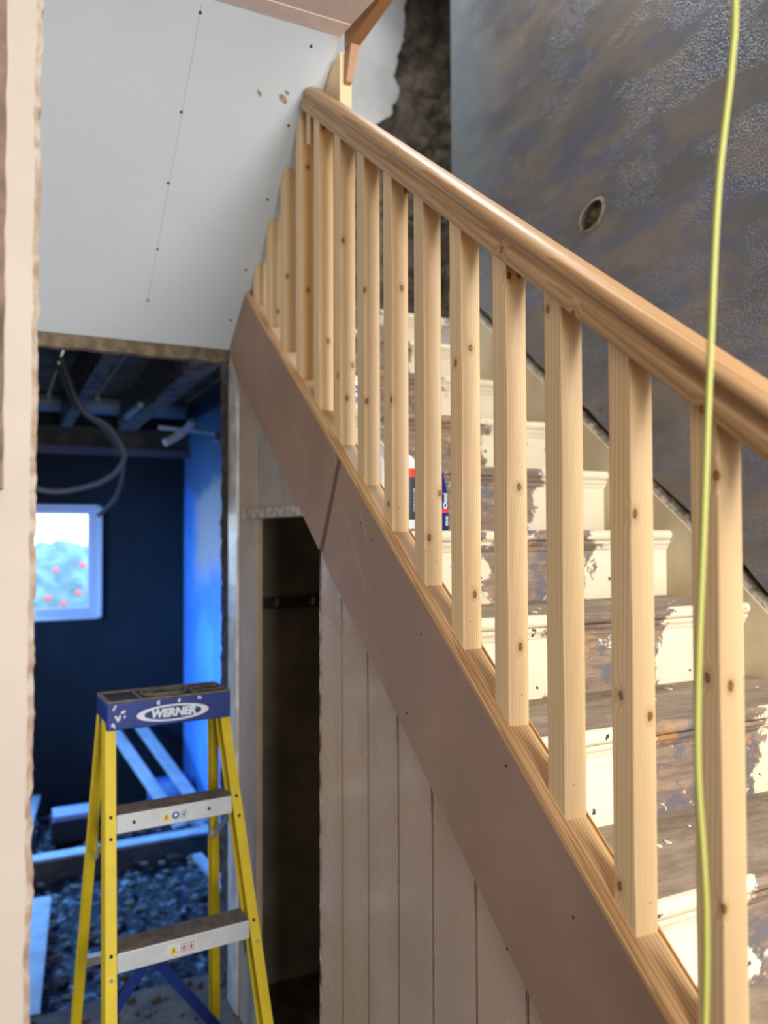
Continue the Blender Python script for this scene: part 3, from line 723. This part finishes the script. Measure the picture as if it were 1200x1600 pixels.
obj('label', lathe(bmesh.new(), [(.0430, .030), (.0436, .0302), (.0452, .048), (.0446, .0482)], seg=32), plain('blue_label', (.04, .16, .5), .4), t, smooth=True)
lettering('lettering', 'OD', .030, plain('navy_print', (.02, .04, .2), .5), t, (.90, -.43, 0), (0, 0, 1), (-.0215, -.0410, .070), extrude=.0006, bold=.001)
# flakes of paint lying on the treads
FLK = plain('paint_flake', (.66, .60, .5), .7)
for k in range(22):
    s_ = random.choice((0, 0, 1, 1, 2, 2, -1)); ty, tz = nos(s_); x = random.uniform(.95, 1.62); y = ty+random.uniform(.05, .24); r = random.uniform(.003, .010)
    bm = bmesh.new(); n_ = 6; V = [bm.verts.new((r*math.cos(2*math.pi*i/n_)*random.uniform(.5, 1.2), r*math.sin(2*math.pi*i/n_)*random.uniform(.5, 1.2), .0016+.0008*random.random())) for i in range(n_)]
    lowr = [bm.verts.new((v.co.x, v.co.y, 0)) for v in V]
    bm.faces.new(V); bm.faces.new(lowr[::-1])
    for i in range(n_): bm.faces.new((V[i], lowr[i], lowr[(i+1) % n_], V[(i+1) % n_]))
    o = obj('paint_flake', bm, FLK, None, (x, y, tz+.0003)); w_ = {-1: 'lowest tread in view', 0: 'second tread up', 1: 'third tread up', 2: 'fourth tread up'}[s_]; tag(o, 'small pale flake of old paint lying on the '+w_, 'flake', 'paint flakes on the '+w_)

# ================================================================== STEPLADDER
YEL = plain('yellow_fibreglass', (.78, .585, .010), .55, var=.12, vs=9)
BLU = plain('blue_ladder_plastic', (.018, .045, .26), .42, var=.2, vs=10, bump=.1, bs=80)
ALU = plain('aluminium', (.62, .65, .68), .38, .75, var=.15, vs=20)
ALU2 = plain('pale_step_face', (.72, .76, .80), .45, .25, var=.1, vs=20)
GRIM = plain('grimy_tread', (.16, .125, .095), .85, var=.4, vs=30, bump=.6, bs=90)
lad = thing('stepladder', 'yellow stepladder with blue top cap and dusty metal steps in the hall', 'stepladder', (.2645, 2.2103, FZ), .0631)
# local frame: x along the width to the right, y away from the viewer
W_, TOPZ = .3314, 1.2011
H_ = TOPZ-.078
ws = lambda z: .0056+.0576*(H_-z)/H_              # splay of each side
yf = lambda z: .012-.3574*(H_-z)/H_               # front rails lean towards the viewer
yr = lambda z: .115+.155*(H_-z)/H_
def rail(side, fy, dep, name, rw=.027, z0=.012):
    g = bmesh.new(); sx = -1 if side == 0 else 1
    def xo(z): return (-ws(z) if side == 0 else W_+ws(z))
    for part in range(3):        # channel section: front flange, web, rear flange
        pts = []
        for z in (z0, H_+.02):
            o_ = xo(z); i_ = o_-sx*rw; y_ = fy(z)
            if part == 0: a, b, c_, d_ = o_, i_, y_, y_+.004
            elif part == 1: a, b, c_, d_ = o_, o_-sx*.004, y_+.004, y_+dep-.004
            else: a, b, c_, d_ = o_, i_, y_+dep-.004, y_+dep
            pts += [(a, c_, z), (b, c_, z), (b, d_, z), (a, d_, z)]
        hexa(g, pts)
    return obj(name, g, YEL, lad), xo
for side in (0, 1):
    fr, xo = rail(side, yf, .058, 'front_rail')
    rr_, _ = rail(side, yr, .034, 'rear_rail', .024)
    sx = -1 if side == 0 else 1
    for (fy, dep, par) in ((yf, .058, fr), (yr, .034, rr_)):
        o_ = xo(.02)
        obj('rubber_foot', B(min(o_+sx*.003, o_-sx*.032), max(o_+sx*.003, o_-sx*.032), fy(.02)-.005, fy(.02)+dep+.006, 0, .022, bev=.003), plain('black_rubber', (.02, .02, .02), .7), par)
    for z in (.305, .61, .915, .865, .56):
        obj('rivet', disc((xo(z)-sx*.0135, yf(z), z), (0, -1, 0), .0042, .0022), ALU if z in (.56,) else SCREW, fr)
for z in (.305, .61, .915):
    x0, x1 = -ws(z)+.004, W_+ws(z)-.004; y = yf(z)
    st_ = obj('step', B(x0+.022, x1-.022, y-.001, y+.075, z-.002, z+.004), GRIM, lad); st_['label'] = 'ladder step with grimy tread'
    obj('step_face', B(x0+.0235, x1-.0235, y-.004, y-.001, z-.044, z+.003, bev=.001), ALU2, st_)
    g = bmesh.new()
    for q in range(8): box(g, x0+.03, x1-.03, y+.004+.009*q, y+.007+.009*q, z+.004, z+.0055)
    obj('ribs', g, GRIM, st_)
    for xx_ in (.055, .255):
        if z > .9: obj('rivet', disc((xx_, y-.004, z-.020), (0, -1, 0), .0045, .002), SCREW, st_)
    # warning sticker: yellow triangle and pictogram squares
    if z > .5:
        sx0 = .125 if z > .9 else .12; zc_ = z-.022; yy = y-.0043
        obj('sticker', B(sx0-.002, sx0+.072, yy, yy+.0004, zc_-.014, zc_+.014), plain('sticker_white', (.72, .74, .76), .5), st_)
        g = bmesh.new(); prism(g, [(sx0+.002, zc_-.010), (sx0+.026, zc_-.010), (sx0+.014, zc_+.010)], 1, yy-.0004, yy); obj('warning_triangle', g, plain('warn_yellow', (.85, .6, .02), .5), st_)
        g = bmesh.new(); prism(g, [(sx0+.0125, zc_-.006), (sx0+.0155, zc_-.006), (sx0+.0155, zc_+.004), (sx0+.0125, zc_+.004)], 1, yy-.0007, yy-.0004); obj('warning_mark', g, SCREW, st_)
        if z > .9:
            obj('pictogram', disc((sx0+.039, yy, zc_), (0, -1, 0), .010, .0005), plain('pict_blue', (.03, .12, .45), .5), st_)
            obj('pictogram', disc((sx0+.039, yy-.0004, zc_+.001), (0, -1, 0), .0045, .0005), INK, st_)
        g = bmesh.new()
        for q in range(2 if z < .9 else 1):
            xa = sx0+.032+.019*q if z < .9 else sx0+.053
            for a in ((xa, xa+.016, zc_+.009, zc_+.0105), (xa, xa+.016, zc_-.0105, zc_-.009), (xa, xa+.0015, zc_-.009, zc_+.009), (xa+.0145, xa+.016, zc_-.009, zc_+.009)): box(g, a[0], a[1], yy-.0004, yy, a[2], a[3])
        obj('pictogram_frames', g, plain('pict_red', (.55, .05, .06) if z < .9 else (.25, .25, .28), .5), st_)
        g = bmesh.new()
        for q in range(2 if z < .9 else 1):
            xa = (sx0+.032+.019*q if z < .9 else sx0+.053)+.008
            box(g, xa-.0018, xa+.0018, yy-.0004, yy, zc_-.007, zc_+.003); box(g, xa-.005, xa+.005, yy-.0004, yy, zc_-.001, zc_+.0005); tube(g, [(xa, yy, zc_+.005), (xa, yy-.0004, zc_+.005)], .002, 8)
        obj('pictogram_figures', g, plain('pict_dark', (.05, .05, .06), .5), st_)
# cap
cap = obj('top_cap', B(-.004, W_+.004, 0, .150, TOPZ-.078, TOPZ-.006, bev=.004), BLU, lad)
g = bmesh.new()
for a in ((-.004, W_+.004, 0, .008), (-.004, W_+.004, .142, .150), (-.004, .006, .008, .142), (W_-.006, W_+.004, .008, .142), (.085, .093, .008, .142), (.235, .243, .008, .142), (.243, W_-.006, .045, .052), (.243, W_-.006, .095, .102)):
    box(g, a[0], a[1], a[2], a[3], TOPZ-.006, TOPZ+.0, bev=.0015)
obj('cap_rim', g, plain('scuffed_dusty_plastic', (.20, .175, .15), .8, var=.4, vs=30, bump=.3, bs=80), cap)
obj('tray_floor', B(.0065, W_-.0065, .0085, .1415, TOPZ-.0058, TOPZ-.0045), plain('dark_tray', (.02, .02, .03), .7), cap)
# moulded round ring of the tool tray
g = bmesh.new()
for rx, ry, zc_ in ((.062, .050, TOPZ-.001), (.042, .034, TOPZ)):
    tube(g, [(.164+rx*math.cos(2*math.pi*k/36), .074+ry*math.sin(2*math.pi*k/36), zc_) for k in range(36)], .005, 8, closed=True)
obj('tray_ring', g, plain('dusty_ring', (.17, .15, .13), .8, var=.5, vs=40), cap, smooth=True)
# logo: ellipse ring and lettering on the cap's front
LG = plain('logo_white', (.78, .82, .90), .5)
def ring2(cx, cz, ra, rb, ia, ib, y, dx=0):
    g = bmesh.new(); n_ = 60; O = []; I = []; O2 = []; I2 = []
    for k in range(n_):
        a = 2*math.pi*k/n_; c_, s__ = math.cos(a), math.sin(a)
        O.append(g.verts.new((cx+ra*c_, y, cz+rb*s__))); I.append(g.verts.new((cx+ia*c_+dx, y, cz+ib*s__)))
        O2.append(g.verts.new((cx+ra*c_, y+.0008, cz+rb*s__))); I2.append(g.verts.new((cx+ia*c_+dx, y+.0008, cz+ib*s__)))
    for k in range(n_):
        j = (k+1) % n_; g.faces.new((O[k], O[j], I[j], I[k])); g.faces.new((O[k], O2[k], O2[j], O[j])); g.faces.new((I[k], I[j], I2[j], I2[k]))
    return g
LZ = TOPZ-.046
obj('logo_ring', ring2(.172, LZ, .099, .0225, .079, .0178, -.0009), LG, cap)
lettering('logo_lettering', 'WERNER', .0305, LG, cap, (1, 0, 0), (.10, 0, 1), (.172, -.0008, LZ), extrude=.0008, bold=.0015, shear=.18)
# paint splashes on the cap
random.seed(4)
for (cx, cz, n_, sp) in ((.020, TOPZ-.052, 9, .012), (.012, TOPZ-.066, 5, .006), (.034, TOPZ-.040, 6, .010), (.135, TOPZ-.018, 3, .006), (.245, TOPZ-.012, 2, .005), (.19, TOPZ-.014, 2, .004), (.02, TOPZ-.016, 3, .007)):
    for q in range(n_):
        a, b, r = cx+random.uniform(-sp, sp), min(TOPZ-.012, max(TOPZ-.072, cz+random.uniform(-sp, sp))), random.uniform(.0012, .0038)
        g = bmesh.new(); V = [g.verts.new((a+r*math.cos(2*math.pi*i/9)*random.uniform(.5, 1.2)+.3*r*math.sin(2*math.pi*i/9), -.0006, b+r*1.5*math.sin(2*math.pi*i/9)*random.uniform(.6, 1.2))) for i in range(9)]; g.faces.new(V)
        obj('paint_splash', g, LG, cap)
# spreader braces and rear cross bars
for side in (0, 1):
    sx = -1 if side == 0 else 1
    xi = lambda z: (-ws(z)+.010 if side == 0 else W_+ws(z)-.010)
    g = bmesh.new(); beam(g, (xi(.80)+sx*-.012, yf(.84)+.05, .865), (xi(.70)-sx*.012, .17, .73), .004, .018); beam(g, (xi(.70)-sx*.016, .17, .73), (xi(.72)-sx*.012, yr(.72), .80), .004, .018)
    obj('spreader_brace', g, ALU, lad)
    g = bmesh.new(); beam(g, (xi(.58)-sx*.02, yf(.58)+.05, .56), (xi(.4)-sx*.02, yf(.4)+.12, .60-.10), .004, .014); obj('step_brace', g, ALU, lad)
for z in (.42, .80):
    y = yr(z); obj('rear_crossbar', B(-ws(z)+.005, W_+ws(z)-.005, y+.010, y+.030, z-.014, z+.014, bev=.002), ALU if z < .6 else GRIM, lad)
for side in (0, 1):
    sx = -1 if side == 0 else 1; xo_ = -ws(.1)+.01 if side == 0 else W_+ws(.1)-.01
    g = bmesh.new(); beam(g, (xo_, yr(.12)-.004, .10), (W_/2, yr(.40)-.004, .40), .03, .006, (0, 1, 0)); obj('blue_foot_brace', g, BLU, lad)['label'] = 'blue plastic foot brace'

# ================================================================== FAR ROOM CONTENTS
JST = plain('sooty_joist', (.26, .235, .205), .85, col2=(.07, .062, .055), vs=25, bump=.7, bs=45)
def joist(x0, x1, za, zb, y0, y1, lab):
    g = bmesh.new(); hexa(g, [(x0, y0, za), (x1, y0, za), (x1, y1, za), (x0, y1, za), (x0, y0, zb), (x1, y0, zb), (x1, y1, zb), (x0, y1, zb)])
    bmesh.ops.subdivide_edges(g, edges=g.edges[:], cuts=6, use_grid_fill=True)
    for v in g.verts: v.co += Vector((noise.noise(v.co*7), 0, noise.noise(v.co*7+Vector((5, 5, 5)))))*.008
    o = obj('ceiling_joist', g, JST, smooth=False); tag(o, lab, 'joist', None)
joist(.335, .395, .655, .861, 2.86, 5.29, 'dark speckled ceiling joist, left of the two over the far room')
joist(.68, .78, .655, .861, 2.94, 5.29, 'thick sooty ceiling joist, right of the two nearest over the far room')
joist(-.25, -.18, .66, .861, 2.86, 5.29, 'ceiling joist farthest left over the far room, mostly behind the near wall')
GRYP = plain('grey_blue_pipe', (.20, .26, .32), .5)
o = obj('waste_pipe', tube(bmesh.new(), [(-1.2, 5.22, .80), (1.1, 5.22, .80)], .055, 20), GRYP, smooth=True); tag(o, 'grey-blue pipe running across under the far room ceiling', 'pipe')
WP = plain('white_pipe', (.60, .66, .66), .5)
t = thing('white_pipe', 'white plastic pipe with elbow fitting beside the thick joist', 'pipe', (.885, 4.3, .528))
obj('pipe_run', tube(bmesh.new(), [(-.10, .15, .055), (.20, .10, .035)], .011, 12), WP, t, smooth=True)
obj('tee', tube(bmesh.new(), spline([(.05, -.04, .075), (.03, 0, .04), (-.03, .02, -.01), (-.09, 0, -.045)], 6), .022, 14), WP, t, smooth=True)
obj('elbow', tube(bmesh.new(), spline([(.20, .10, .035), (.215, .08, .02), (.19, .04, -.02)], 6), .018, 14), WP, t, smooth=True)
lp = spline([(.26, 4.13, .86), (.36, 4.11, .61), (.48, 4.1, .53), (.560, 4.1, .40), (.525, 4.1, .311), (.456, 4.1, .255), (.368, 4.1, .222), (.263, 4.1, .201), (.167, 4.1, .211), (.056, 4.1, .266), (-.05, 4.1, .40), (-.1, 4.1, .60), (-.1, 4.1, .86)], 10)
o = obj('loop_of_hose', tube(bmesh.new(), lp, .013, 12), plain('grey_hose', (.16, .16, .18), .6), smooth=True); tag(o, 'loop of grey hose hanging from the far room ceiling', 'hose')
lp = spline([(.24, 4.2, .86), (.33, 4.17, .64), (.40, 4.15, .575), (.476, 4.15, .516), (.553, 4.15, .396), (.557, 4.15, .283), (.523, 4.15, .176), (.463, 4.15, .105), (.44, 4.15, .085)], 8)
o = obj('hose_end', tube(bmesh.new(), lp, .011, 10), plain('dark_hose', (.09, .10, .12), .6), smooth=True); tag(o, 'darker hose with a free end reaching down to the window corner', 'hose')
o = obj('clip', tube(bmesh.new(), spline([(.0, 0, 0), (.05, 0, .03), (.09, .02, .0), (.11, .02, .05)], 5), .02, 10), plain('light_blue_fitting', (.25, .5, .65), .5), None, (.70, 4.35, .82)); tag(o, 'small light blue pipe fitting between the two joists', 'fitting')
o = obj('offcut', B(.10, .33, 3.05, 3.08, .705, .73), PINE_B, None); tag(o, 'pale timber offcut lodged behind the ceiling batten at the left', 'offcut')
o = obj('orange_block', B(.397, .45, 3.4, 3.46, .80, .861), plain('orange_brick', (.40, .12, .03), .8)); tag(o, 'orange-brown block between joists of the far room', 'block')
o = obj('batten_offcut', B(.655, .682, 4.3, 4.8, .665, .69), plain('pale_strip', (.4, .45, .48), .6)); tag(o, 'short pale strip hanging beside the thick joist', 'strip')

# sub-floor timbers, boards and clutter
PB = plain('bare_board', (.36, .40, .44), .6, var=.25, vs=12)
DK = plain('dark_timber', (.10, .085, .075), .8, var=.4, vs=12)
def timber(name, p, q, w, h, mat, lab, cat='board', upv=(0, 0, 1)):
    o = obj(name, beam(bmesh.new(), p, q, w, h, upv, .003), mat); return tag(o, lab, cat)
t = thing('floor_joist', 'timber crossing the open floor of the far room behind the ladder', 'joist', (.3, 4.45, -1.74))
obj('joist_body', B(-1.2, .85, -.03, .05, -.07, .06), DK, t); obj('pale_top', B(-1.2, .85, -.035, .055, .06, .075), PB, t)
timber('loose_board', (.66, 5.42, -1.25), (.93, 4.52, -1.655), .075, .022, PB, 'pale board leaning across the far room floor, left of the pair seen through the ladder')
timber('loose_board', (.83, 5.42, -1.25), (1.10, 4.55, -1.655), .075, .022, PB, 'pale board leaning across the far room floor, right of the pair seen through the ladder')
timber('floor_plank', (.10, 3.06, -1.70), (.19, 4.02, -1.70), .085, .03, PB, 'pale plank lying on the rubble at bottom left beside the near wall')
timber('floor_plank', (.10, 4.50, -1.66), (.22, 5.45, -1.66), .06, .03, PB, 'narrow pale plank along the left edge of the far room floor')
timber('short_offcut', (1.02, 4.9, -1.72), (1.10, 4.60, -1.72), .05, .03, PB, 'short pale offcut near the right wall of the far room')
timber('short_offcut', (.95, 4.2, -1.70), (1.02, 3.7, -1.74), .05, .03, PB, 'pale offcut on the rubble right of the ladder')
t = thing('tool_box', 'dark box with pale lid standing on the far room floor left of the ladder', 'box', (.42, 4.95, -1.77))
obj('box_body', B(-.14, .14, -.08, .08, 0, .13, bev=.01), plain('black_box', (.015, .015, .02), .7), t)
obj('lid', B(-.13, .10, -.085, .08, .131, .165, bev=.006), plain('pale_lid', (.30, .32, .50), .6), t)
t = thing('bucket', 'blue round bucket on its side by the right wall of the far room', 'bucket', (1.0, 5.2, -1.66))
obj('bucket_body', tube(bmesh.new(), [(-.12, 0, 0), (.0, -.05, 0), (.08, -.09, 0)], [.09, .11, .12], 24), plain('blue_bucket', (.06, .16, .45), .45), t, smooth=True)
# rubble underfoot
RB = plain('rubble_bits', (.13, .108, .085), .9, var=.5, vs=20, bump=.6, bs=60)
random.seed(11); bm = bmesh.new()
for k in range(420):
    far = random.random() < .45
    if far: x, y, z = random.uniform(.1, 1.1), random.uniform(3.05, 5.4), -1.77
    else: x, y, z = random.uniform(.05, .74), random.uniform(1.5, 2.96), FZ
    if far and (abs(x-.42) < .2 and abs(y-4.95) < .15 or (x > .8 and y > 5.0)): continue
    if not far and any(abs(x-a) < .06 and abs(y-b) < .07 for a, b in ((.20, 1.86), (.65, 1.9), (.18, 2.5), (.64, 2.53))): continue
    r = random.uniform(.005, .022)
    if far: r *= 1.5
    ret = bmesh.ops.create_icosphere(bm, subdivisions=1, radius=r)
    for v in ret['verts']: v.co = Vector((v.co.x*random.uniform(.7, 1.4), v.co.y*random.uniform(.7, 1.4), v.co.z*.55+r*.35))+Vector((x, y, z))
o = obj('rubble', bm, RB); tag(o, 'loose rubble and plaster crumbs scattered over hall and far room floor', 'rubble'); o['kind'] = 'stuff'
